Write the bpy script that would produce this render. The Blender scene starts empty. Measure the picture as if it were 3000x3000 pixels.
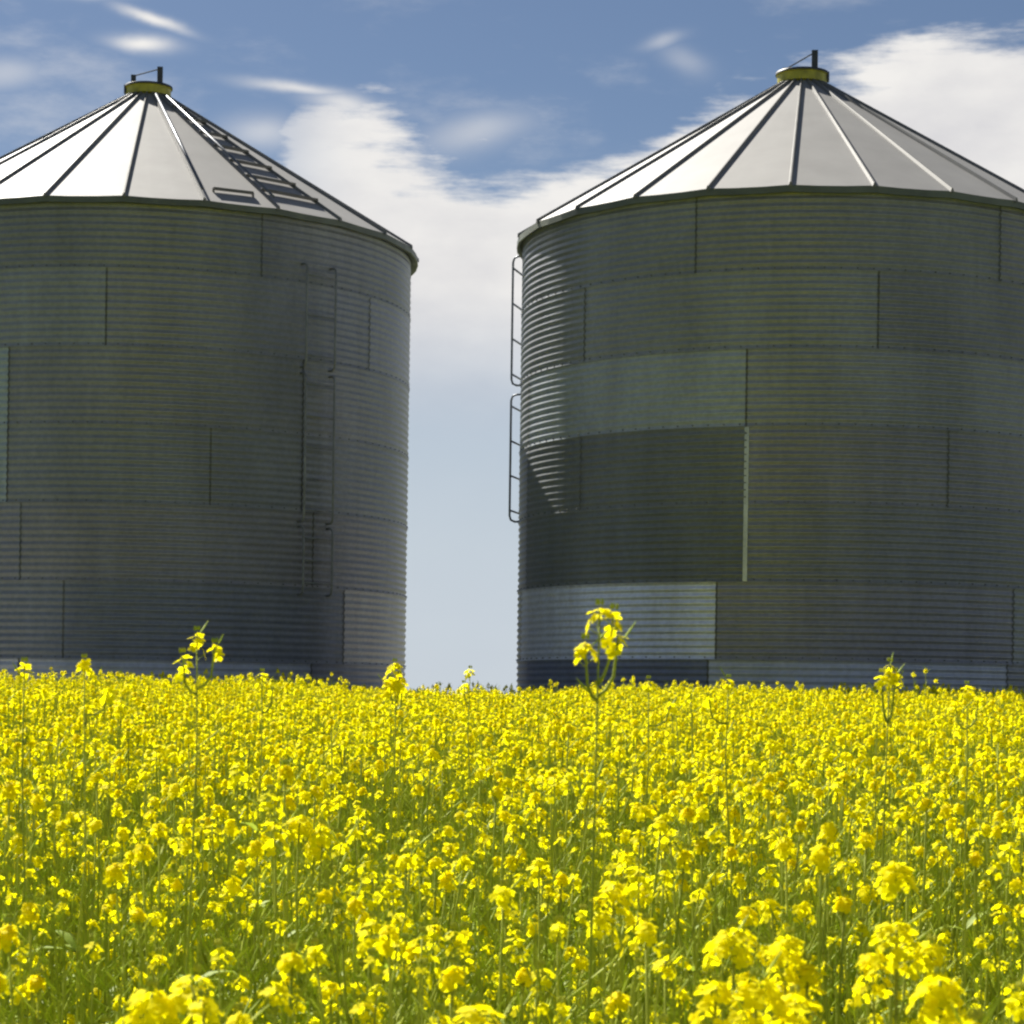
import bpy, math, random
import numpy as np
from mathutils import Vector, Matrix
R = math.radians
random.seed(7); rng = np.random.default_rng(7)
S = bpy.context.scene
COL = S.collection

# ------------------------------------------------------------------ helpers
class MB:
    def __init__(s): s.v = []; s.f = []; s.m = []
    def add(s, vs, fs, mi=0):
        o = len(s.v); s.v.extend([tuple(v) for v in vs])
        for f in fs: s.f.append([i + o for i in f]); s.m.append(mi)
    def box(s, c, ax, ay, az, mi=0):
        c = Vector(c); ax, ay, az = Vector(ax), Vector(ay), Vector(az)
        vs = [c + sx*ax + sy*ay + sz*az for sz in (-1, 1) for sy in (-1, 1) for sx in (-1, 1)]
        s.add(vs, [(0,2,3,1),(4,5,7,6),(0,1,5,4),(2,6,7,3),(0,4,6,2),(1,3,7,5)], mi)
    def tube(s, pts, rad, n=6, mi=0, cap=True):
        pts = [Vector(p) for p in pts]
        rad = rad if isinstance(rad, (list, tuple)) else [rad]*len(pts)
        vs = []; fs = []; prev = None
        for i, p in enumerate(pts):
            t = (pts[min(i+1, len(pts)-1)] - pts[max(i-1, 0)]).normalized()
            if prev is None:
                u = t.orthogonal().normalized()
            else:
                u = (prev - t*prev.dot(t)).normalized()
            prev = u; w = t.cross(u)
            for k in range(n):
                a = 2*math.pi*k/n
                vs.append(p + rad[i]*(math.cos(a)*u + math.sin(a)*w))
        for i in range(len(pts)-1):
            for k in range(n):
                k2 = (k+1) % n
                fs.append((i*n+k, i*n+k2, (i+1)*n+k2, (i+1)*n+k))
        if cap:
            fs.append(tuple(range(n-1, -1, -1))); fs.append(tuple(range((len(pts)-1)*n, len(pts)*n)))
        s.add(vs, fs, mi)
    def mesh(s, name, mats, smooth=False):
        me = bpy.data.meshes.new(name); me.from_pydata(s.v, [], s.f)
        for m in mats: me.materials.append(m)
        if len(mats) > 1: me.polygons.foreach_set('material_index', s.m)
        me.polygons.foreach_set('use_smooth', [smooth]*len(s.f))
        me.update(); return me

def obj(name, me, parent=None):
    o = bpy.data.objects.new(name, me); COL.objects.link(o)
    if parent is not None: o.parent = parent
    return o
def tag(o, label=None, cat=None, group=None, kind=None):
    for k, v in (('label', label), ('category', cat), ('group', group), ('kind', kind)):
        if v: o[k] = v
    return o

# ------------------------------------------------------------------ materials
def newmat(name):
    m = bpy.data.materials.new(name); m.use_nodes = True
    nt = m.node_tree; b = nt.nodes['Principled BSDF']
    return m, nt, b
def nd(nt, t, **kw):
    n = nt.nodes.new(t)
    for k, v in kw.items(): setattr(n, k, v)
    return n
def noise(nt, scale, detail=4, vec=None, rough=.55):
    n = nd(nt, 'ShaderNodeTexNoise'); n.inputs['Scale'].default_value = scale
    n.inputs['Detail'].default_value = detail; n.inputs['Roughness'].default_value = rough
    if vec is not None: nt.links.new(vec, n.inputs['Vector'])
    return n
def objcoord(nt, sc=(1,1,1)):
    tc = nd(nt, 'ShaderNodeTexCoord'); mp = nd(nt, 'ShaderNodeMapping'); mp.inputs['Scale'].default_value = sc
    nt.links.new(tc.outputs['Object'], mp.inputs['Vector']); return mp.outputs['Vector']
def ramp(nt, fac, stops):
    r = nd(nt, 'ShaderNodeValToRGB'); nt.links.new(fac, r.inputs['Fac'])
    el = r.color_ramp.elements
    while len(el) < len(stops): el.new(.5)
    for e, (p, c) in zip(el, stops): e.position = p; e.color = (*c, 1) if len(c) == 3 else c
    return r
def mulc(nt, a, b):
    m = nd(nt, 'ShaderNodeMix', data_type='RGBA', blend_type='MULTIPLY'); m.inputs[0].default_value = 1
    nt.links.new(a, m.inputs[6]); nt.links.new(b, m.inputs[7]); return m.outputs[2]

def wall_metal(name, base, metal=.75, rough=.42):
    m, nt, b = newmat(name)
    n1 = noise(nt, 1, 5, objcoord(nt, (1.1, 1.1, .45)))         # broad weathering
    n2 = noise(nt, 1, 4, objcoord(nt, (5, 5, .35)))             # rain streaks
    n3 = noise(nt, 14, 3, objcoord(nt))                          # spangle
    r1 = ramp(nt, n1.outputs['Fac'], [(.3, tuple(x*.86 for x in base)), (.52, base), (.72, tuple(min(1, x*1.13) for x in base))])
    r2 = ramp(nt, n2.outputs['Fac'], [(.35, (.92,.915,.90)), (.6, (1,1,1))])
    r3 = ramp(nt, n3.outputs['Fac'], [(.35, (.9,.9,.9)), (.65, (1.06,1.06,1.06))])
    c = mulc(nt, mulc(nt, r1.outputs[0], r2.outputs[0]), r3.outputs[0])
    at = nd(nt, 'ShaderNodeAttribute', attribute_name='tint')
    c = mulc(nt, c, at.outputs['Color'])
    nt.links.new(c, b.inputs['Base Color'])
    b.inputs['Metallic'].default_value = metal; b.inputs['Diffuse Roughness'].default_value = .9
    rr = nd(nt, 'ShaderNodeMapRange'); rr.inputs[3].default_value = rough-.08; rr.inputs[4].default_value = rough+.12
    nt.links.new(n1.outputs['Fac'], rr.inputs[0]); nt.links.new(rr.outputs[0], b.inputs['Roughness'])
    return m
def simple(name, col, rough=.5, metal=0., var=.25, scale=9, sc=(1,1,1)):
    m, nt, b = newmat(name)
    n = noise(nt, scale, 4, objcoord(nt, sc))
    r = ramp(nt, n.outputs['Fac'], [(.3, tuple(x*(1-var) for x in col)), (.7, tuple(min(1, x*(1+var)) for x in col))])
    nt.links.new(r.outputs[0], b.inputs['Base Color'])
    b.inputs['Roughness'].default_value = rough; b.inputs['Metallic'].default_value = metal
    return m
def leafy(name, c1, c2, trans=.35, scale=30, spec=.2):
    m, nt, b = newmat(name)
    oi = nd(nt, 'ShaderNodeObjectInfo'); gp = nd(nt, 'ShaderNodeNewGeometry')
    n = noise(nt, scale, 2, gp.outputs['Position'])
    ad = nd(nt, 'ShaderNodeMath', operation='ADD'); ad.inputs[1].default_value = -.25
    mu = nd(nt, 'ShaderNodeMath', operation='MULTIPLY_ADD'); mu.inputs[1].default_value = .5
    nt.links.new(oi.outputs['Random'], mu.inputs[0]); nt.links.new(n.outputs['Fac'], ad.inputs[0]); nt.links.new(ad.outputs[0], mu.inputs[2])
    r = ramp(nt, mu.outputs[0], [(.2, c1), (.75, c2)])
    nt.links.new(r.outputs[0], b.inputs['Base Color']); b.inputs['Roughness'].default_value = .6
    b.inputs['Specular IOR Level'].default_value = spec
    t = nd(nt, 'ShaderNodeBsdfTranslucent'); nt.links.new(r.outputs[0], t.inputs[0])
    mx = nd(nt, 'ShaderNodeMixShader'); mx.inputs[0].default_value = trans
    nt.links.new(b.outputs[0], mx.inputs[1]); nt.links.new(t.outputs[0], mx.inputs[2])
    nt.links.new(mx.outputs[0], nt.nodes['Material Output'].inputs[0])
    return m

M_WALL = wall_metal('galvanised_wall', (.248, .266, .305), .28, .40)
M_BRIGHT = wall_metal('new_galvanised_sheet', (.62, .67, .76), .62, .44)
M_SEAM = simple('lap_seam', (.12, .13, .125), .6, .5, .3, 6)
M_STRIP = simple('pale_edge_strip', (.42, .45, .38), .4, .6, .2, 3)
M_ROOF = simple('roof_sheet', (.248, .243, .233), .62, 0, .08, 1.6)
M_RIB = simple('roof_rib_metal', (.15, .15, .143), .55, .1, .15, 3)
M_EAVE_SHADE = simple('shaded_eave_metal', (.10, .115, .085), .5, .3, .25, 2)  # roof lip coloured dark green to paint in the shade at the eave
M_DARK = simple('dark_iron', (.055, .06, .065), .5, .5, .3, 12)
M_LADDER = simple('ladder_steel', (.13, .145, .17), .45, .6, .2, 8)
M_LADDER2 = simple('weathered_ladder_steel', (.19, .205, .21), .5, .4, .2, 8)
M_STEP = simple('roof_step_steel', (.12, .115, .10), .5, .5, .2, 8)
M_YEL = simple('yellow_paint', (.36, .33, .02), .45, 0, .3, 7)
M_PETAL = leafy('canola_petal', (.95, .84, .003), (.97, .91, .005), .56, 40, .03)
M_BUD = leafy('canola_bud', (.35, .42, .05), (.55, .55, .06), .25, 40)
M_STEM = leafy('canola_stem', (.30, .36, .04), (.47, .51, .09), .35, 25)
M_LEAF = leafy('canola_leaf', (.24, .33, .025), (.34, .43, .045), .5, 18)
M_POD = leafy('canola_pod', (.34, .43, .04), (.54, .60, .09), .45, 22)

# ------------------------------------------------------------------ terrain
def ground_z(x, y):
    d = max(y, -6.0)
    if d < 33: z = .02*d
    elif d < 70: z = .66
    else: z = .66*max(0, 1-(d-70)/120)
    return z
m, nt, b = newmat('field_soil')
n = noise(nt, 3.5, 6, objcoord(nt)); n2 = noise(nt, .05, 3, objcoord(nt))
r = ramp(nt, n.outputs['Fac'], [(.3, (.045,.05,.015)), (.7, (.10,.12,.03))])
r2 = ramp(nt, n2.outputs['Fac'], [(.35, (.9,.9,.8)), (.65, (1.1,1.15,.9))])
nt.links.new(mulc(nt, r.outputs[0], r2.outputs[0]), b.inputs['Base Color']); b.inputs['Roughness'].default_value = .95
M_SOIL = m
M_GRAVEL = simple('gravel', (.26, .24, .20), .95, 0, .35, 22)

def graded(lo, hi, fine, n):
    a = list(np.arange(-fine, fine+.1, 2.0)); g = np.geomspace(2, hi-fine, n)
    return [lo if False else -fine-x for x in g[::-1]] + a + [fine+x for x in g]
xs = graded(0, 4000, 40, 14); ys = graded(0, 4000, 80, 14)
bm = MB(); nx = len(xs)
vs = [(x, y, ground_z(x, y)) for y in ys for x in xs]
fs = [(j*nx+i, j*nx+i+1, (j+1)*nx+i+1, (j+1)*nx+i) for j in range(len(ys)-1) for i in range(nx-1)]
bm.add(vs, fs)
tag(obj('ground', bm.mesh('ground', [M_SOIL], True)), kind='structure')
bm = MB()                                                         # gravel pad the bins stand on
pv = []; N = 72
for k in range(N):
    a = 2*math.pi*k/N; q = 1 + .03*math.sin(5*a)+.02*math.sin(11*a+1)
    pv.append((-1 + 15*q*math.cos(a), 42.2 + 8.6*q*math.sin(a), 0))
pv = [(x, y, .70) for x, y, _ in pv]
outer = [(-1+(x+1)*1.03, 42.2+(y-42.2)*1.03, .60) for x, y, _ in pv]
bm.add(pv + outer, [tuple(range(N))] + [(k, k+N, (k+1) % N + N, (k+1) % N) for k in range(N)])
tag(obj('gravel_pad', bm.mesh('gravel_pad', [M_GRAVEL])), kind='structure')

# ------------------------------------------------------------------ grain bins
def cyl(c, r, ph, z):       # ph: 0 = towards -Y, positive towards +X
    return (r*math.sin(ph), -r*math.cos(ph), z)

def corrugated(Rw, z0, z1, p, zref, a0, a1, seg, off=0., amp=.0115, per=6):
    nrow = max(2, int(round((z1-z0)/p*per))); zs = np.linspace(z0, z1, nrow+1)
    na = max(1, int(round((a1-a0)/seg))); As = np.linspace(a0, a1, na+1)
    r = Rw + off + amp*np.cos(2*np.pi*(zs-zref)/p)
    V = np.empty((nrow+1, na+1, 3))
    V[:,:,0] = r[:,None]*np.sin(As)[None]; V[:,:,1] = -r[:,None]*np.cos(As)[None]; V[:,:,2] = zs[:,None]
    idx = np.arange((nrow+1)*(na+1)).reshape(nrow+1, na+1)
    F = np.stack([idx[:-1,:-1], idx[:-1,1:], idx[1:,1:], idx[1:,:-1]], -1).reshape(-1, 4)
    return V.reshape(-1, 3), F

def npmesh(name, chunks, mats):      # chunks: (V, F, mat index, tint rgb)
    V = np.concatenate([c[0] for c in chunks]); fs = []; mi = []; ti = []; o = 0
    for v, f, m_, t in chunks:
        fs.append(f+o); mi.append(np.full(len(f), m_)); ti.append(np.tile(np.array([*t, 1.0]), (len(f), 1))); o += len(v)
    Fa = np.concatenate(fs); me = bpy.data.meshes.new(name)
    me.vertices.add(len(V)); me.vertices.foreach_set('co', V.astype(np.float32).ravel())
    me.loops.add(Fa.size); me.loops.foreach_set('vertex_index', Fa.ravel().astype(np.int32))
    me.polygons.add(len(Fa)); me.polygons.foreach_set('loop_start', np.arange(0, Fa.size, 4, dtype=np.int32))
    for m_ in mats: me.materials.append(m_)
    me.polygons.foreach_set('material_index', np.concatenate(mi).astype(np.int32))
    me.update(calc_edges=True); me.validate()
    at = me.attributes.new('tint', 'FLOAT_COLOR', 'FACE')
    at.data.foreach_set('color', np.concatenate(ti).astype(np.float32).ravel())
    me.polygons.foreach_set('use_smooth', np.ones(len(Fa), bool))
    return me

def make_bin(name, label, cx, cy, base, Rw, face, seam_top, ring, eave_z, over, seams, tints, special, rib_phase,
             cap_z, wall_ladders, roof_ladder=None, strips=(), cap_side=1, laps=()):
    """face: world angle that looks at the photographer; seams[k]: one seam angle (deg, seen from there) of ring k."""
    root = bpy.data.objects.new(name, None); COL.objects.link(root); root.location = (cx, cy, 0)
    tag(root, label, 'grain bin', 'corrugated grain bins at the edge of the field')
    p = ring/11; zref = seam_top
    tops = [eave_z + over*.15] + [seam_top - ring*k for k in range(12)]
    tops = [t for t in tops if t > base + .05] + [base]
    nr = len(tops)-1; chunks = []; SH = R(60); lr = random.Random(int(cx*10))
    for k in range(nr):
        zt, zb = tops[k], tops[k+1]
        for q in range(6):
            a0 = face + R(seams[k % len(seams)]) + q*SH; a1 = a0 + SH
            deg = round(seams[k % len(seams)] + q*60) ; deg = (deg+180) % 360-180
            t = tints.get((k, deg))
            if t is None:
                g = lr.uniform(.88, 1.12); t = (g, g*lr.uniform(.97,1.03), g*lr.uniform(.95,1.02))
            V, F = corrugated(Rw + (.003 if k % 2 else 0), zb, zt, p, zref, a0, a1, R(2.5))
            sp = special.get((k, deg))
            if sp:
                me = npmesh('wall_sheet', [(V, F, 0, (1,1,1))], [M_BRIGHT]); o = obj('wall_sheet', me, root); o['label'] = sp
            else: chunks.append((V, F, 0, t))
            # vertical lap of the sheet: narrow strip standing 6 mm proud
            w = R(.4)
            V, F = corrugated(Rw + (.003 if k % 2 else 0), zb+.004, zt-.004, p, zref, a0-w/2, a0+w/2, w, .007)
            chunks.append((V, F, 1, (1,1,1)))
        for (kk, dg) in laps:
            if kk == k:
                w = R(.4); a0 = face + R(dg)
                V, F = corrugated(Rw + (.003 if k % 2 else 0), zb+.004, zt-.004, p, zref, a0-w/2, a0+w/2, w, .007)
                chunks.append((V, F, 1, (1,1,1)))
        if k:                                                     # horizontal lap and its bolt row
            V, F = corrugated(Rw, zt-.018, zt+.004, 10, zt, 0, 2*math.pi, R(2.5), .006, .004, 900)
            chunks.append((V, F, 0, (.8,.8,.8)))
            nb = int(2*math.pi*Rw/.235); s_ = .008; bv = []; bf = []
            for j in range(nb):
                a = 2*math.pi*(j+.3)/nb
                o_ = len(bv); r0, r1 = Rw-.002, Rw+.022; da = s_/Rw
                for rr in (r0, r1):
                    for (sa, sz) in ((-1,-1),(1,-1),(1,1),(-1,1)):
                        bv.append((rr*math.sin(a+sa*da), -rr*math.cos(a+sa*da), zt+.03+sz*s_))
                bf += [(o_+4,o_+5,o_+6,o_+7),(o_,o_+1,o_+5,o_+4),(o_+1,o_+2,o_+6,o_+5),(o_+2,o_+3,o_+7,o_+6),(o_+3,o_,o_+4,o_+7)]
            chunks.append((np.array(bv), np.array(bf), 1, (1,1,1)))
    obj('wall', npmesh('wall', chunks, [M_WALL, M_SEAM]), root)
    for (deg, zt, zb) in strips:                                   # pale upright edge strip
        a = face + R(deg); V, F = corrugated(Rw+.018, zb, zt, 10, 0, a-R(.42), a+R(.42), R(.42), 0, 0, 20)
        V2, F2 = corrugated(Rw-.004, zb, zt, 10, 0, a-R(.42), a+R(.42), R(.84), 0, 0, 20)
        obj('edge_strip', npmesh('edge_strip', [(V, F, 0, (1,1,1))], [M_STRIP]), root)
    # ---- roof: 24 pans with upstanding ribs
    Re = Rw + over; slope = math.tan(R(31.6)); r_in = .34; NR = 24; ph0 = face + R(rib_phase)
    cone = lambda r: eave_z + (Re - r)*slope
    bm = MB(); vs = []; fs = []; rad = list(np.linspace(Re, r_in, 7)); sub = 3
    n_a = NR*sub
    for r_ in rad:
        for k in range(n_a):
            a = ph0 + 2*math.pi*k/n_a
            fr = (k % sub)/sub; bulge = .022*math.sin(math.pi*fr)*r_/Re     # pans sag slightly between ribs
            vs.append(cyl(0, r_, a, cone(r_) - bulge))
    for i in range(len(rad)-1):
        for k in range(n_a): k2 = (k+1) % n_a; fs.append((i*n_a+k, i*n_a+k2, (i+1)*n_a+k2, (i+1)*n_a+k))
    b0 = len(vs)                                                   # turned-down lip, then soffit back to the wall
    for (r_, dz) in ((Re+.004, -.10), (Re-.022, -.105), (Rw-.03, -.04)):
        for k in range(n_a):
            a = ph0 + 2*math.pi*k/n_a; fr = (k % sub)/sub
            vs.append(cyl(0, r_, a, eave_z + dz - .022*math.sin(math.pi*fr)))
    lip = []
    for (ra, rb) in ((0, b0), (b0, b0+n_a), (b0+n_a, b0+2*n_a)):
        for k in range(n_a): k2 = (k+1) % n_a; lip.append((rb+k, rb+k2, ra+k2, ra+k))
    bm.add(vs[:b0], fs)
    roof = obj('roof', bm.mesh('roof', [M_ROOF]), root)
    bm = MB(); bm.add(vs[:n_a] + vs[b0:], [tuple(i if i < n_a else i-b0+n_a for i in f) for f in lip])
    obj('shaded_eave_lip', bm.mesh('shaded_eave_lip', [M_EAVE_SHADE]), roof)
    rb = MB(); h = .05
    for (r0, r1) in ((Re+.02, r_in-.02),):
        w0, w1 = .033, .022
        P = []
        for r_, w in ((r0, w0), (r1, w1)):
            z = cone(r_)
            P += [(-w, -r_, z-.012), (-w*.3, -r_, z+h), (w*.3, -r_, z+h), (w, -r_, z-.012)]
        rb.add(P, [(0,1,5,4),(1,2,6,5),(2,3,7,6),(3,2,1,0),(4,5,6,7)])
    rib_me = rb.mesh('rib', [M_RIB])
    for k in range(NR):
        o = obj('rib', rib_me, roof); o.rotation_euler.z = ph0 + 2*math.pi*k/NR
    # ---- cap: yellow collar, lid, opener posts and pull rod
    cap = bpy.data.objects.new('roof_cap', None); COL.objects.link(cap); cap.parent = root
    zc = cone(r_in)-.05; rc = .40
    def lathe(prof, n=40):
        b_ = MB(); v_ = [cyl(0, r_, 2*math.pi*k/n, z) for r_, z in prof for k in range(n)]
        f_ = [(i*n+k, i*n+(k+1) % n, (i+1)*n+(k+1) % n, (i+1)*n+k) for i in range(len(prof)-1) for k in range(n)]
        b_.add(v_, f_); return b_
    H = .225
    obj('collar', lathe([(r_in-.04, zc-.05), (rc-.06, zc), (rc-.05, zc+.05), (rc, zc+.06), (rc, zc+H-.03), (rc+.018, zc+H-.025), (rc+.018, zc+H), (rc-.02, zc+H)]).mesh('collar', [M_YEL], False), cap)
    obj('lid', lathe([(rc+.03, zc+H-.02), (rc+.03, zc+H+.015), (.2, zc+H+.07), (.001, zc+H+.08)]).mesh('lid', [M_DARK], True), cap)
    fx, fy = math.cos(face), math.sin(face)                         # along the picture's width at this bin
    def at(u, v, z): return Vector((u*fx - v*fy*-1*0 , u*fy, z)) + Vector((math.sin(face)*v, -math.cos(face)*v, 0))
    b_ = MB(); b_.box(at(.20, .05, zc+H+.165), (.05*fx, .05*fy, 0), (-.04*fy, .04*fx, 0), (0,0,.205))
    b_.box(at(.20, .05, zc+H+.045), (.09*fx,.09*fy,0), (-.06*fy,.06*fx,0), (0,0,.03))
    obj('tall_post', b_.mesh('tall_post', [M_DARK]), cap)
    b_ = MB(); b_.box(at(-.27, .10, zc+H-.01), (.045*fx, .045*fy, 0), (-.03*fy, .03*fx, 0), (0,0,.20 if cap_side > 0 else .09))
    obj('short_post', b_.mesh('short_post', [M_DARK]), cap)
    b_ = MB(); b_.tube([at(-.27, .10, zc+H+(.17 if cap_side > 0 else .06)), at(.20, .05, zc+H+.34)], .011, 6)
    obj('pull_rod', b_.mesh('pull_rod', [M_DARK]), cap)
    b_ = MB()
    b_.box(at(cap_side*-.415, .0, zc+H-.05), (.022*fx,.022*fy,0), (-.07*fy,.07*fx,0), (0,0,.07))
    obj('hinge', b_.mesh('hinge', [M_DARK]), cap)
    # ---- wall ladders
    for (deg, width, stand, secs) in wall_ladders:
        lad = bpy.data.objects.new('wall_ladder', None); COL.objects.link(lad); lad.parent = root
        a = face + R(deg); tn = Vector((math.cos(a), math.sin(a), 0)); nr_ = Vector((math.sin(a), -math.cos(a), 0))
        for (zt, zb, nrg) in secs:
            for sgn in (-1, 1):
                c0 = nr_*(Rw+stand) + tn*(sgn*width/2)
                inn = nr_*(math.sqrt(max(0.1, Rw*Rw-(width/2)**2))-.01) + tn*(sgn*width/2); md = inn.lerp(c0, .62)
                b_ = MB()
                b_.tube([inn+Vector((0,0,zt)), md+Vector((0,0,zt)), c0.lerp(md,.25)+Vector((0,0,zt-.03)), c0+Vector((0,0,zt-.10)),
                         c0+Vector((0,0,zb+.10)), c0.lerp(md,.25)+Vector((0,0,zb+.03)), md+Vector((0,0,zb)), inn+Vector((0,0,zb))], .019, 8)
                obj('rail', b_.mesh('rail', [M_LADDER if deg < 0 else M_LADDER2], True), lad)
            for i in range(nrg):
                z = zt-.19-(zt-zb-.38)*i/(nrg-1)
                b_ = MB(); c = nr_*(Rw+stand)+Vector((0,0,z))
                b_.tube([c-tn*width/2, c+tn*width/2], .017, 8)
                obj('rung', b_.mesh('rung', [M_LADDER if deg < 0 else M_LADDER2], True), lad)
    # ---- steps bolted across the roof between two ribs
    if roof_ladder:
        lad = bpy.data.objects.new('roof_ladder', None); COL.objects.link(lad); lad.parent = root
        for (ka, f0, f1, r_) in roof_ladder:
            aa = ph0 + R(15*ka); ab = aa + R(15)
            A = Vector(cyl(0, r_, aa, cone(r_)+.06)); B = Vector(cyl(0, r_, ab, cone(r_)+.06))
            p0, p1 = A.lerp(B, f0), A.lerp(B, f1); d_ = (p1-p0).normalized()
            up = Vector((0,0,1)); si = d_.cross(up).normalized()
            b_ = MB(); b_.box((p0+p1)/2, d_*((p1-p0).length/2), si*.032, up*.02)
            for q in (p0, p1): b_.box(q+Vector((0,0,-.05)), d_*.015, si*.02, up*.05)
            obj('step', b_.mesh('step', [M_STEP]), lad)
        for ka in (1, 2):
            aa = ph0 + R(15*ka); pts = [Vector(cyl(0, r_, aa, cone(r_)+.12)) for r_ in (.7, 2.6, Re-.15)]
            b_ = MB(); b_.tube(pts, .02, 6); obj('side_rail', b_.mesh('side_rail', [M_LADDER], True), lad)
    return root

D2 = lambda d: (d, d, d)
make_bin('grain_bin', 'corrugated grain bin with steps up its roof, cut by the left edge',
         -6.695, 43.0, .70, 4.753, R(8.85), 8.44, 1.254, 9.57, .135,
         [23, -7.5, 33, 33, 36, 45, 36, 5],
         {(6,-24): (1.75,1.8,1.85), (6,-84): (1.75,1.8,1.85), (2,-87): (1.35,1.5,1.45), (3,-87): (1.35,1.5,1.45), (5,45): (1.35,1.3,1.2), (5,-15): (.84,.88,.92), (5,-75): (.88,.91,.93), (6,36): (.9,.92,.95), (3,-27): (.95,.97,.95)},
         {}, -4.3, 0,
         [(36, .62, .14, [(8.75, 7.05, 3), (6.95, 4.50, 5), (4.42, 3.3, 3)])],
         [(2, 0, 1, r_) for r_ in (1.0, 1.52, 2.08, 2.62, 3.2, 3.79, 4.33)] + [(1, .2, .78, 4.52)],
         [(-31.5, 4.66, 3.45)], 1, [(3, 13)])
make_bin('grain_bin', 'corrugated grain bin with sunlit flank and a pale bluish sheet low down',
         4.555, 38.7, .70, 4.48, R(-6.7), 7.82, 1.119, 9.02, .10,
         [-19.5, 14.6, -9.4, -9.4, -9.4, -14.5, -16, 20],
         {(2,-69): (1.3,1.38,1.37), (3,-69): (.68,.71,.68), (4,-69): (.62,.66,.64), (6,-16): (1.8,1.85,1.9), (6,-76): (.7,.75,.9)},  # mid-height left sheets: own tone plus painted-in reflections of field and left bin
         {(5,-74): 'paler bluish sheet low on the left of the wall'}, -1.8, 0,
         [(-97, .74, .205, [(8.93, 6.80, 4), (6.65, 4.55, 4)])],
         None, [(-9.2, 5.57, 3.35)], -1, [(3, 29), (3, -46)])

# ------------------------------------------------------------------ canola
def flower(mb, c, ax, sz, rnd, mi=0):
    ax = ax.normalized(); u = ax.orthogonal().normalized(); w = ax.cross(u); t0 = rnd.uniform(0, 6.28)
    for k in range(4):
        a = t0 + k*math.pi/2 + rnd.uniform(-.2, .2); d = math.cos(a)*u + math.sin(a)*w; s_ = ax.cross(d)
        cup = rnd.uniform(.0, .45); L = sz*rnd.uniform(.85, 1.1); W = sz*rnd.uniform(.40, .52)
        p = [c + s_*W*.22, c - s_*W*.22,
             c + d*L*.55 - s_*W + ax*cup*L*.3, c + d*L*.55 + s_*W + ax*cup*L*.3,
             c + d*L - s_*W*.62 + ax*cup*L*.22, c + d*L + s_*W*.62 + ax*cup*L*.22]
        mb.add(p, [(0,1,2,3), (3,2,4,5)], mi)
def head_mesh(rnd, tip, ax, n=20, rad=.027, hgt=.05, fs=.0125):
    mb = MB(); ax = ax.normalized(); u = ax.orthogonal().normalized(); w = ax.cross(u)
    for i in range(n):
        t = (i+.5)/n; a = i*2.399 + rnd.uniform(-.3, .3)
        out = rad*(.25+.75*math.sqrt(t))*rnd.uniform(.7, 1.3)
        dz = -hgt*(t**1.4)*rnd.uniform(.85, 1.1)
        rd = math.cos(a)*u + math.sin(a)*w
        c = tip + rd*out + ax*dz
        flower(mb, c, rd*(.35+.75*t) + ax*(.9-.5*t) + Vector((rnd.uniform(-.3,.3), rnd.uniform(-.3,.3), rnd.uniform(-.3,.3))), fs*rnd.uniform(.85, 1.15), rnd)
        mb.tube([tip+ax*(dz-.012), c], .0008, 3, 1, False)
    for i in range(7):                                             # unopened buds in the middle
        a = i*2.4; c = tip + (math.cos(a)*u+math.sin(a)*w)*.005 + ax*.008
        mb.tube([c, c+ax*.004, c+ax*.009], [.0012, .0026, .0008], 4, 1)
    return mb
def leaf(mb, p, d, L, W, rnd, mi=0):
    d = d.normalized(); s_ = d.cross(Vector((0,0,1))).normalized(); up = s_.cross(d)
    prof = [(0,.15,0),(.3,.8,.05),(.65,1,.02),(.9,.55,-.10),(1.0,.1,-.18)]
    vs = []
    for t, w, z in prof:
        c = p + d*L*t + up*L*z
        vs += [c - s_*W*w + up*.12*W, c, c + s_*W*w + up*.12*W]
    fs = []
    for i in range(4):
        o_ = i*3; fs += [(o_,o_+1,o_+4,o_+3),(o_+1,o_+2,o_+5,o_+4)]
    mb.add(vs, fs, mi)
def pods(mb, pts, rnd, n, mi, L=(.03,.06)):
    for i in range(n):
        t = rnd.uniform(0, 1)*(len(pts)-1); k = min(int(t), len(pts)-2)
        p = pts[k].lerp(pts[k+1], t-k); a = rnd.uniform(0, 6.28)
        d = Vector((math.cos(a), math.sin(a), rnd.uniform(.5, 1.3))).normalized(); l = rnd.uniform(*L)
        mb.tube([p, p+d*l*.3, p+d*l*.7+Vector((0,0,.004)), p+d*l+Vector((0,0,.008))], [.0008, .0011, .0021, .0006], 3, mi, False)
def bent(p0, p1, rnd, n=5, wob=.012):
    p0, p1 = Vector(p0), Vector(p1); out = []
    L = (p1-p0).length
    for i in range(n):
        t = i/(n-1); q = p0.lerp(p1, t)
        k = math.sin(math.pi*t)
        out.append(q + Vector((rnd.uniform(-wob,wob)*k, rnd.uniform(-wob,wob)*k, -.06*L*k if abs(p1.x-p0.x)+abs(p1.y-p0.y) > .03 else 0)))
    return out

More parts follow.
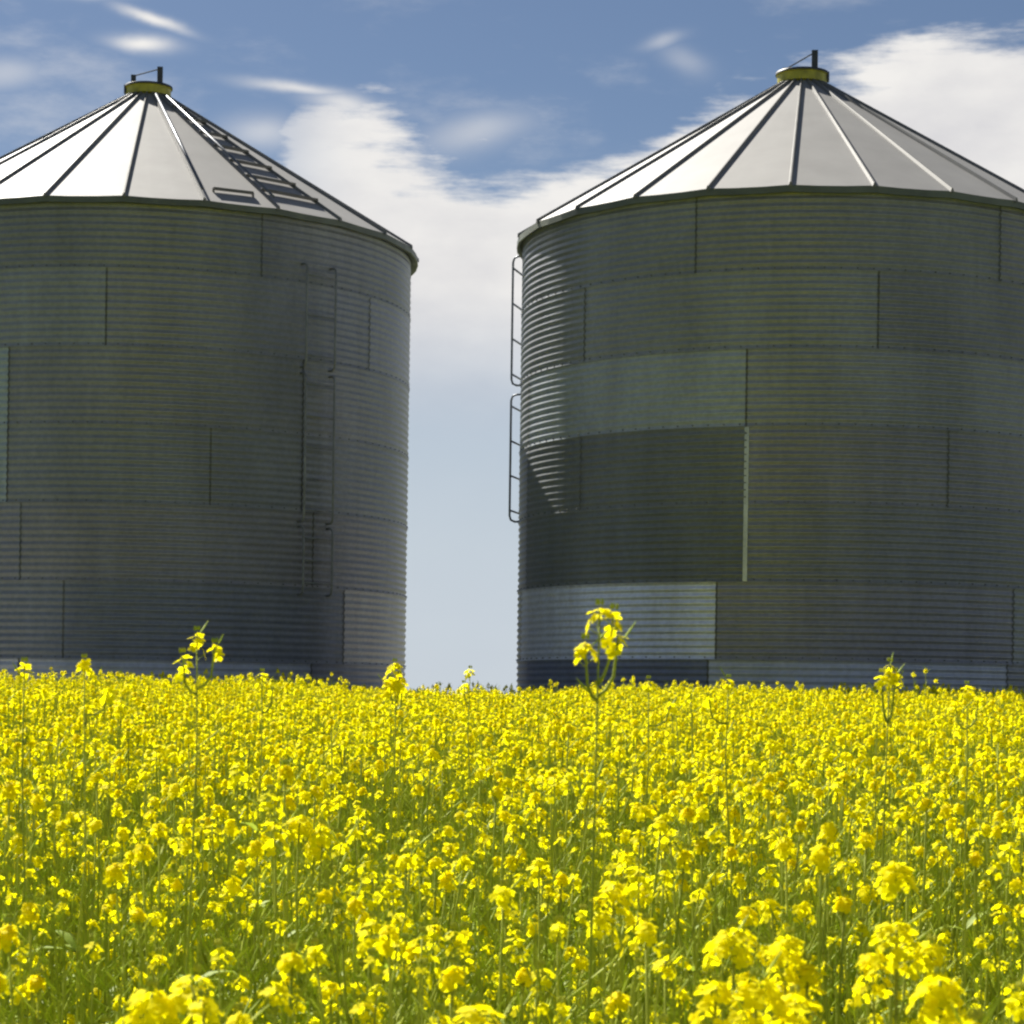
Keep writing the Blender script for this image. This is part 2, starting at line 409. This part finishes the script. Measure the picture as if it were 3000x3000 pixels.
def plant_meshes(rnd, H=1.12, heads=None, tall=False, spread=.13, nl=9, nflow=(8,22), rad=(.012,.027), fs=.0125, low=True):
    """returns stem mesh, foliage mesh and a list of flower cluster meshes, base at the origin"""
    st = MB(); lf = MB(); hs = []
    lean = Vector((rnd.uniform(-.05,.05), rnd.uniform(-.05,.05), 0))*(0 if tall else 1)
    if heads is None:
        nb = rnd.choice((3,3,4,4,5)); heads = [(0,0,0)]
        for i in range(nb-1):
            a = i*2.4+rnd.uniform(-.5,.5); q = spread*rnd.uniform(.35,1.1)
            heads.append((q*math.cos(a), q*math.sin(a), -rnd.uniform(.01,.17)))
    top = Vector((0,0,H)) + lean + Vector(heads[0])
    main = bent((0,0,-.03), top, rnd, 8, .014)
    st.tube(main, [q*(.62 if tall else 1) for q in (.0065,.006,.0055,.005,.0045,.0038,.003,.0022)], 5, 0)
    tips = [(main[-1], (main[-1]-main[-2]))]
    pods(st, main[5:], rnd, 3 if tall else 10, 1)
    for h in heads[1:]:
        tp = Vector((0,0,H)) + lean + Vector(h); t = (max(.3, 1-.09/H) + .3*h[2]) if tall else rnd.uniform(.48, .80); k = t*7; i = int(k)
        p0 = main[i].lerp(main[min(i+1,7)], k-i)
        if p0.z > tp.z-.06 and not tall: p0 = main[4].copy()
        md = p0.lerp(tp, .55) + Vector(((tp.x-p0.x)*.25, (tp.y-p0.y)*.25, -.02))
        br = [p0, p0.lerp(md,.5)+Vector((0,0,-.006)), md, md.lerp(tp,.55), tp]
        st.tube(br, [.0035,.0032,.0028,.0024,.0018], 4, 0)
        pods(st, br[2:], rnd, 1 if tall else 6, 1)
        tips.append((tp, Vector((rnd.uniform(-.25,.25), rnd.uniform(-.25,.25), 1))))
        if rnd.random() < .7 and not tall: a = rnd.uniform(0,6.28); leaf(lf, p0, Vector((math.cos(a),math.sin(a),.6)), rnd.uniform(.04,.07), .008, rnd)
    for i, (tp, ax) in enumerate(tips):
        n = rnd.randint(*nflow); n = n if i == 0 else int(n*rnd.uniform(.55,.95))
        r_ = rnd.uniform(*rad)*(1 if i == 0 else rnd.uniform(.75,1))
        hs.append(head_mesh(rnd, tp, Vector(ax).normalized()*.8+Vector((0,0,.6)), n, r_, r_*rnd.uniform(1.4,2.9), fs*rnd.uniform(.8,1.0)))
    for i in range(nl):
        t = rnd.uniform(.12, .72); k = t*7; q = main[int(k)]; a = rnd.uniform(0,6.28)
        L = .17*(1-t)+.035; leaf(lf, q, Vector((math.cos(a),math.sin(a),rnd.uniform(.1,.8))), L*rnd.uniform(.7,1.1), L*.17, rnd)
    return (st.mesh('stem', [M_STEM, M_POD], True), lf.mesh('foliage', [M_LEAF], True),
            [h.mesh('flower_cluster', [M_PETAL, M_BUD]) for h in hs])

def link_plant(meshes, x, y, rz, sc, label, group='canola plants of the field', tilt=(0,0), name='canola_plant', zoff=0):
    root = bpy.data.objects.new(name, None); COL.objects.link(root)
    root.location = (x, y, ground_z(x, y)+zoff); root.rotation_euler = (tilt[0], tilt[1], rz); root.scale = (sc,)*3
    tag(root, label, 'canola plant', group)
    obj('stem', meshes[0], root); obj('foliage', meshes[1], root)
    for h in meshes[2]: obj('flower_cluster', h, root)
    return root

def joined(meshes, name):        # one mesh of a whole plant, for the mass of the field
    mats = [M_STEM, M_POD, M_LEAF, M_PETAL, M_BUD]; mb = MB()
    for me in [meshes[0], meshes[1]] + meshes[2]:
        mm = [mats.index(x) for x in me.materials]
        o = len(mb.v); mb.v += [tuple(v.co) for v in me.vertices]
        for p in me.polygons: mb.f.append([i+o for i in p.vertices]); mb.m.append(mm[p.material_index])
    return mb.mesh(name, mats)

prnd = random.Random(11)
protos = [plant_meshes(prnd) for _ in range(10)]

# --- plants that stand out in the photograph: (x, y, height, spec, label)
heroes = []
def hero(x, y, top, heads, label, nflow=(8,12), rad=(.018,.024), fs=.0125, lean=0, nl=8):
    r_ = random.Random(int(1000*abs(x)+10*y))
    H = top - ground_z(x, y) + (.022 if top > 1.5 else 0)
    ms = plant_meshes(r_, H, heads, tall=top > 1.5, nl=nl, nflow=nflow, rad=rad, fs=fs)
    link_plant(ms, x, y, 0, 1, label); heroes.append((x, y))
hero(.085, 3.6, 1.625, [(.045,0,0), (.066,.006,-.006), (.024,.0,-.052), (.074,.01,-.038)],
     'tallest canola plant, rising with loose blossoms before the pale sheet of the right bin', (7,9), (.016,.020))
hero(-.595, 4.5, 1.605, [(.0,0,0), (.034,0,-.022), (-.026,0,-.042)],
     'second tallest canola plant, with three small blossoms before the left bin', (6,8), (.014,.018))
hero(.755, 5.0, 1.575, [(.035,0,0), (.02,.01,-.022), (.045,.0,-.02)],
     'tall canola plant with a paired blossom before the right half of the right bin', (6,8), (.013,.017))
hero(-.96, 4.7, 1.545, [(.0,0,0), (.0,.03,-.12)], 'canola plant with one small greenish blossom above the crop at the far left', (5,6), (.012,.014))
hero(-.95, 5.3, 1.565, [(.0,0,0), (.0,.04,-.10), (.05,.03,-.06)], 'canola plant with one upright oval blossom above the crop beside the left edge', (10,12), (.014,.017))
hero(-.325, 6.6, 1.59, [(.0,0,0), (.012,0,-.035), (-.012,0,-.045), (.02,.02,-.07)],
     'canola plant with a stacked blossom where the left bin meets the gap', (12,16), (.022,.026))
hero(-.145, 8.2, 1.60, [(.0,0,0), (-.02,0,-.05)], 'slender canola plant standing alone in the gap between the bins', (5,7), (.016,.02))
hero(-.67, 6.4, 1.555, [(.0,0,0), (.03,0,-.03)], 'canola plant with a low greenish blossom before the right part of the left bin', (7,9), (.016,.02))
hero(1.18, 6.2, 1.545, [(.0,0,0), (.03,0,-.03), (-.03,0,-.04)], 'canola plant just above the crop near the right edge of the picture', (8,10), (.016,.02))
hero(.57, 6.3, 1.555, [(.0,0,0), (-.05,.02,-.05)], 'thin canola plant just above the crop under the foot of the pale edge strip', (5,6), (.014,.016))
hero(.365, 6.4, 1.55, [(.0,0,0), (.06,.02,-.06)], 'thin canola plant just above the crop to the right of the tallest plant', (5,6), (.014,.016))
big = dict(nflow=(30,36), rad=(.031,.037), fs=.0132, nl=6)
hero(.29, 3.30, 1.19, [(.0,0,0), (.078,.01,-.008), (.10,.05,-.06)], 'canola plant with two broad blossoms side by side in the lower right foreground', **big)
hero(.215, 2.95, 1.155, [(.0,0,0), (-.06,.05,-.06)], 'foreground canola plant with a heavy blossom below the two broad side by side ones', **big)
hero(.345, 2.85, 1.17, [(.0,0,0), (.05,.01,-.02)], 'foreground canola plant with a blossom low at the right of centre, nearest the bottom', **big)
hero(.005, 2.75, 1.155, [(.0,0,0), (-.03,.02,-.04)], 'foreground canola plant with a bright blossom at the middle of the bottom edge', **big)
hero(-.37, 2.75, 1.165, [(.0,0,0), (.045,.02,.015), (-.03,.03,-.05)], 'foreground canola plant with a large twin blossom at the left of the bottom edge', **big)
hero(.57, 3.30, 1.205, [(.0,0,0), (.05,.01,-.03), (-.03,.02,-.045)], 'canola plant with an arched row of blossoms in the right foreground', **big)
hero(.575, 2.90, 1.17, [(.0,0,0), (.03,.05,-.05)], 'foreground canola plant with one round blossom low by the right edge', **big)
mid = dict(nflow=(22,28), rad=(.026,.03), fs=.013, nl=7)
hero(-.46, 5.0, 1.26, [(.0,0,0), (.05,.0,-.02), (.03,.03,-.05)], 'canola plant with a full blossom in the middle of the field at the left', **mid)
hero(.185, 3.85, 1.215, [(.0,0,0), (-.015,0,-.05), (.04,.02,-.05)], 'canola plant with a tall tapering blossom right of the middle of the field', **mid)
hero(.62, 3.95, 1.245, [(.0,0,0), (.03,.05,-.12)], 'canola plant with one lone round blossom in the right of the field', **mid)

# --- the rest: stations over the field, nearest in view as things, others as one mass
def patch(x, y):
    return .5 + .30*math.sin(x*3.6+1.3*math.sin(y*1.7)) + .25*math.sin(y*2.3+x*1.1+.7) + .2*math.sin(x*1.3-y*.9)
stations = []
g = .34
yy = 1.6
while yy < 33.2:
    half = .215*yy*1.28 + .9
    x = -half + random.random()*g
    while x < half:
        px, py = x + random.uniform(-.5,.5)*g, yy + random.uniform(-.5,.5)*g
        dens = 1.0 if yy > 5 else .78
        if random.random() < dens*max(.12, (.30+1.25*patch(px, py)) if py < 10 else (.6+.8*patch(px, py))) and all((px-a)**2+(py-b_)**2 > .12**2 for a, b_ in heroes):
            stations.append((px, py))
        x += g
    yy += g
    g = .33 if yy < 5 else .28 if yy < 7 else .235 if yy < 10 else .19 if yy < 14 else .16
edge = lambda px, py: ((px+6.695)**2+(py-43)**2 > 6.3**2) and ((px-4.555)**2+(py-38.7)**2 > 5.5**2)
stations = [q for q in stations if edge(*q)]
inview = sorted([q for q in stations if q[1] > 2.3 and abs(q[0]) < .222*q[1]+.06], key=lambda q: q[1])
near = inview[:300-len(heroes)]
nearset = set(near)
for (px, py) in near:
    k = random.randrange(len(protos)); sc = random.gauss(.985, .05)
    link_plant(protos[k], px, py, random.uniform(0, 6.28), sc, 'level topped yellow canola plant among its alike in the nearer field',
               tilt=(random.uniform(-.06,.06), random.uniform(-.06,.06)))

def mass(name, label, pts, meshes, cat):
    me = bpy.data.meshes.new(name)
    me.from_pydata([(p[0], p[1], ground_z(p[0], p[1])) for p in pts], [], [])
    for nm, vals in (('rot', [p[2] for p in pts]), ('size', [p[3] for p in pts])):
        a = me.attributes.new(nm, 'FLOAT', 'POINT'); a.data.foreach_set('value', vals)
    a = me.attributes.new('pick', 'INT', 'POINT'); a.data.foreach_set('value', [p[4] for p in pts])
    o = obj(name, me); tag(o, label, cat, kind='stuff')
    ng = bpy.data.node_groups.new(name, 'GeometryNodeTree')
    ng.interface.new_socket('Geometry', in_out='INPUT', socket_type='NodeSocketGeometry')
    ng.interface.new_socket('Geometry', in_out='OUTPUT', socket_type='NodeSocketGeometry')
    N = ng.nodes; L = ng.links
    gi = N.new('NodeGroupInput'); go = N.new('NodeGroupOutput'); ins = N.new('GeometryNodeInstanceOnPoints')
    join = N.new('GeometryNodeGeometryToInstance')
    for m_ in reversed(meshes):
        po = bpy.data.objects.new(name+'_source', m_)
        oi = N.new('GeometryNodeObjectInfo'); oi.inputs['Object'].default_value = po; oi.inputs['As Instance'].default_value = False
        L.new(oi.outputs['Geometry'], join.inputs[0])
    def attr(nm, dt):
        n_ = N.new('GeometryNodeInputNamedAttribute'); n_.data_type = dt; n_.inputs['Name'].default_value = nm
        return n_.outputs['Attribute']
    cmb = N.new('ShaderNodeCombineXYZ'); L.new(attr('rot','FLOAT'), cmb.inputs['Z'])
    L.new(gi.outputs[0], ins.inputs['Points']); L.new(join.outputs[0], ins.inputs['Instance'])
    ins.inputs['Pick Instance'].default_value = True
    L.new(attr('pick','INT'), ins.inputs['Instance Index']); L.new(cmb.outputs[0], ins.inputs['Rotation'])
    L.new(attr('size','FLOAT'), ins.inputs['Scale']); L.new(ins.outputs[0], go.inputs[0])
    md = o.modifiers.new('spread', 'NODES'); md.node_group = ng
    return o
far = [q for q in stations if q not in nearset]
def farsize(px, py):
    s_ = random.gauss(.98, .055)
    if random.random() < .05: s_ *= 1.07
    if py > 22 and -2.2 < px/py*32 < .9: s_ *= .93                  # thinner, shorter crop in line with the gap
    return s_
extra = []
for (px, py) in far:
    extra.append((px, py, random.uniform(0,6.28), farsize(px, py), random.randrange(len(protos))))
mass('canola_field', 'yellow flowering canola filling the field up to the bins', extra, [joined(p, 'canola_mass_plant') for p in protos], 'canola')

# --- green under-storey of stalks, pods and leaves that nobody could count
def green_plant(rnd):
    st = MB(); lf = MB(); hd = []
    for s_ in range(rnd.choice((1,2,2))):
        bx, by = rnd.uniform(-.06,.06), rnd.uniform(-.06,.06); H = rnd.uniform(.72, 1.03)
        pts = bent((bx,by,-.02), (bx+rnd.uniform(-.1,.1), by+rnd.uniform(-.1,.1), H), rnd, 6, .012)
        st.tube(pts, [.005,.0045,.004,.0034,.0026,.0014], 4, 0)
        pods(st, pts[2:], rnd, 16, 1, (.03,.065))
        for b_ in range(rnd.choice((1,2,3))):
            t = rnd.choice((2,3,3,4)); a = rnd.uniform(0,6.28); q = rnd.uniform(.05,.13)
            tp = pts[t] + Vector((q*math.cos(a), q*math.sin(a), rnd.uniform(.10,.26)))
            br = [pts[t], pts[t].lerp(tp,.5)+Vector((q*.25*math.cos(a), q*.25*math.sin(a), -.01)), tp]
            st.tube(br, [.0028,.0022,.0012], 3, 0); pods(st, br[1:], rnd, 7, 1, (.02,.05))
            if rnd.random() < .8: hd.append(head_mesh(rnd, tp, Vector((0,0,1)), rnd.randint(2,8), .012, .02, .0095))
        if rnd.random() < .6: hd.append(head_mesh(rnd, pts[-1], Vector((0,0,1)), rnd.randint(3,7), .013, .02, .0095))
        for i in range(7):
            t = rnd.uniform(.1, .8); q = pts[int(t*5)]; a = rnd.uniform(0,6.28); L = .15*(1-t)+.03
            leaf(lf, q, Vector((math.cos(a),math.sin(a),rnd.uniform(.1,1.1))), L*rnd.uniform(.7,1.2), L*.16, rnd)
    return joined((st.mesh('s', [M_STEM, M_POD], True), lf.mesh('l', [M_LEAF], True), [h.mesh('h', [M_PETAL, M_BUD]) for h in hd]), 'stalk_plant')
greens = [green_plant(prnd) for _ in range(10)]
gp = []
yy = 1.5; 
while yy < 33.0:
    gs = .155 if yy < 9 else .21 if yy < 18 else .30
    half = .215*yy*1.28 + .9; x = -half
    while x < half:
        px, py = x + random.uniform(-.5,.5)*gs, yy + random.uniform(-.5,.5)*gs
        if edge(px, py): gp.append((px, py, random.uniform(0,6.28), random.uniform(.86,1.06)*(.9 if py > 20 else 1), random.randrange(len(greens))))
        x += gs
    yy += gs
mass('canola_stalks', 'dense green stalks, pods and leaves under the yellow blossoms', gp, greens, 'stalks')
print('plants', len(near), len(far), 'green', len(gp), 'objects', len(bpy.data.objects))

# ------------------------------------------------------------------ light and sky
AZ, EL = R(33), R(43.9)                                           # sun behind the bins, to the left
sd = Vector((-math.sin(AZ)*math.cos(EL), math.cos(AZ)*math.cos(EL), math.sin(EL)))
sun = bpy.data.lights.new('sun', 'SUN'); sun.energy = 5.0; sun.angle = R(.5); sun.color = (1, .95, .86)
so = bpy.data.objects.new('sun', sun); COL.objects.link(so); so.rotation_euler = sd.to_track_quat('Z', 'Y').to_euler(); so.location = (0, 0, 60)

W = bpy.data.worlds.new('World'); S.world = W; W.use_nodes = True
nt = W.node_tree; nt.nodes.clear(); LK = nt.links.new
def M(op, a, b=None, c=None, clamp=False):
    n = nd(nt, 'ShaderNodeMath', operation=op, use_clamp=clamp)
    for i, v in enumerate((a, b, c)):
        if v is None: continue
        if isinstance(v, (int, float)): n.inputs[i].default_value = v
        else: LK(v, n.inputs[i])
    return n.outputs[0]
def sstep(v, lo, hi):
    n = nd(nt, 'ShaderNodeMapRange', interpolation_type='SMOOTHSTEP', clamp=True)
    LK(v, n.inputs[0])
    for i, q in ((1, lo), (2, hi)):
        if isinstance(q, (int, float)): n.inputs[i].default_value = q
        else: LK(q, n.inputs[i])
    n.inputs[3].default_value = 0; n.inputs[4].default_value = 1
    return n.outputs[0]
sky = nd(nt, 'ShaderNodeTexSky', sky_type='NISHITA'); sky.sun_disc = False; sky.sun_elevation = EL; sky.sun_rotation = -AZ
sky.altitude = 900; sky.air_density = 1.0; sky.dust_density = .5; sky.ozone_density = 2.0
tc = nd(nt, 'ShaderNodeTexCoord'); sp = nd(nt, 'ShaderNodeSeparateXYZ'); LK(tc.outputs['Generated'], sp.inputs[0])
X_, Y_, Z_ = sp.outputs
hyp = M('SQRT', M('ADD', M('MULTIPLY', X_, X_), M('MULTIPLY', Y_, Y_)))
U = M('MULTIPLY', M('ARCTAN2', X_, Y_), 7.0)                         # bearing and height, in seventh-radians
V = M('MULTIPLY', M('DIVIDE', Z_, M('MAXIMUM', hyp, .01)), 7.0)
cv = nd(nt, 'ShaderNodeCombineXYZ'); LK(U, cv.inputs[0]); LK(V, cv.inputs[1])
def wn(scale, sx, sy, det=5, seed=0, rough=.55):
    mp = nd(nt, 'ShaderNodeMapping'); mp.inputs['Scale'].default_value = (sx, sy, 1); mp.inputs['Location'].default_value = (seed, seed*.7, seed*.3)
    LK(cv.outputs[0], mp.inputs[0]); n = noise(nt, scale, det, mp.outputs[0], rough); return n.outputs['Fac']
w1 = M('SUBTRACT', wn(2.2, 1, 1.8, 6, 3.1), .5); w2 = M('SUBTRACT', wn(3.1, 1, 1.6, 6, 9.4), .5)
Uw = M('ADD', U, M('MULTIPLY', w1, .34)); Vw = M('ADD', V, M('MULTIPLY', w2, .30))
# upper outline of the cloud bank over bearing
fc = nd(nt, 'ShaderNodeFloatCurve'); pts = [(-2.2,.9),(-1.5,1.15),(-1.0,1.35),(-.72,1.62),(-.62,1.76),(-.45,1.75),(-.28,1.70),(-.12,1.64),(0,1.60),(.12,1.58),(.32,1.63),(.42,1.72),(.52,1.81),(.7,1.87),(.9,1.88),(1.05,1.93),(1.2,1.97),(1.45,1.97),(1.7,1.93),(2.2,1.7)]
c_ = fc.mapping.curves[0]; mapx = lambda u: (u+2.2)/4.4
c_.points[0].location = (0, pts[0][1]/2.5); c_.points[1].location = (1, pts[-1][1]/2.5)
for u, v in pts[1:-1]: c_.points.new(mapx(u), v/2.5)
fc.mapping.update()
LK(M('DIVIDE', M('ADD', Uw, 2.2), 4.4, None, True), fc.inputs[1])
top = M('MULTIPLY', fc.outputs[0], 2.5)
dep = M('SUBTRACT', top, Vw)
st = wn(1.5, 1, 5.5, 7, 12.3, .62)                                    # wind-drawn streaks along the edges
body = sstep(M('ADD', dep, M('MULTIPLY', M('SUBTRACT', st, .5), .55)), -.02, .13)
body = M('MULTIPLY', body, M('ADD', M('MULTIPLY', sstep(V, .72, 1.28), .90), .10))
body = M('MULTIPLY', body, sstep(U, -1.0, -.42))
thin = M('MULTIPLY', sstep(wn(1.5, 1, 2.6, 7, 5.5, .62), .48, .8), .34)           # thin streaks over the blue
Ub = M('ADD', U, M('MULTIPLY', w1, .10)); Vb = M('ADD', V, M('MULTIPLY', w2, .05))
def blob(u, v, a, b_, ang, amp):
    ca, sa = math.cos(ang), math.sin(ang); du = M('SUBTRACT', Ub, u); dv = M('SUBTRACT', Vb, v)
    p = M('DIVIDE', M('ADD', M('MULTIPLY', du, ca), M('MULTIPLY', dv, sa)), a)
    q = M('DIVIDE', M('SUBTRACT', M('MULTIPLY', dv, ca), M('MULTIPLY', du, sa)), b_)
    return M('MULTIPLY', M('EXPONENT', M('MULTIPLY', M('ADD', M('MULTIPLY', p, p), M('MULTIPLY', q, q)), -1)), amp)
cl = M('MAXIMUM', body, thin)
for bb in ((-1.06,1.975,.095,.014,-.30,1), (-1.09,1.905,.085,.022,-.03,1), (-1.27,2.045,.10,.018,0,.8),
           (-.66,1.795,.14,.016,-.10,.8), (-.52,1.75,.10,.03,-.15,.8), (.42,1.95,.06,.02,.25,.35), (.48,1.89,.07,.035,-.4,.25),
           (-1.5,1.79,.12,.04,.1,.4), (-.14,1.68,.16,.05,.2,.45), (-.75,1.66,.10,.05,0,.5)):
    cl = M('MAXIMUM', cl, blob(*bb))
gen = M('MULTIPLY', sstep(wn(.55, 1, 1.7, 6, 1.7), .56, .74), sstep(M('ABSOLUTE', U), 2.0, 4.0))  # scattered clouds elsewhere
gen = M('MULTIPLY', gen, M('SUBTRACT', 1, sstep(V, 6, 14)))
cl = M('MINIMUM', M('MAXIMUM', cl, gen), 1)
shade = wn(1.5, 1, 2.0, 6, 7.7)
cr = ramp(nt, shade, [(.3, (5.5,5.45,5.65)), (.62, (7.2,7.05,6.85))])
tint = nd(nt, 'ShaderNodeMix', data_type='RGBA', blend_type='MULTIPLY'); tint.inputs[0].default_value = 1
LK(sky.outputs[0], tint.inputs[6]); tint.inputs[7].default_value = (.50, .495, .515, 1)
SKY_TINT = tint
hz = nd(nt, 'ShaderNodeMix', data_type='RGBA'); LK(M('MULTIPLY', M('SUBTRACT', 1, sstep(V, .15, 1.75)), .92), hz.inputs[0])
LK(tint.outputs[2], hz.inputs[6]); hz.inputs[7].default_value = (4.5, 5.1, 5.75, 1)             # pale haze over the horizon
mx = nd(nt, 'ShaderNodeMix', data_type='RGBA'); LK(cl, mx.inputs[0]); LK(hz.outputs[2], mx.inputs[6]); LK(cr.outputs[0], mx.inputs[7])
bg = nd(nt, 'ShaderNodeBackground'); LK(mx.outputs[2], bg.inputs[0]); bg.inputs[1].default_value = .05
wo = nd(nt, 'ShaderNodeOutputWorld'); LK(bg.outputs[0], wo.inputs[0])

# ------------------------------------------------------------------ camera
cam = bpy.data.cameras.new('camera'); co = bpy.data.objects.new('camera', cam); COL.objects.link(co)
co.location = (0, 0, 1.5); co.rotation_euler = (R(90), -.014, 0)
cam.lens = 84; cam.sensor_width = 36; cam.shift_y = .19; cam.clip_end = 20000; cam.clip_start = .1
cam.dof.use_dof = True; cam.dof.focus_distance = 13; cam.dof.aperture_fstop = 18
S.camera = co
S.view_settings.view_transform = 'Standard'; S.view_settings.look = 'None'
S.view_settings.exposure = 1.3; S.view_settings.gamma = 1; S.view_settings.use_curve_mapping = False
S.render.engine = 'CYCLES'; S.cycles.pixel_filter_type = 'BLACKMAN_HARRIS'; S.cycles.filter_width = 2.3
S.cycles.max_bounces = 12; S.cycles.diffuse_bounces = 8; S.cycles.transmission_bounces = 8; S.cycles.use_denoising = True
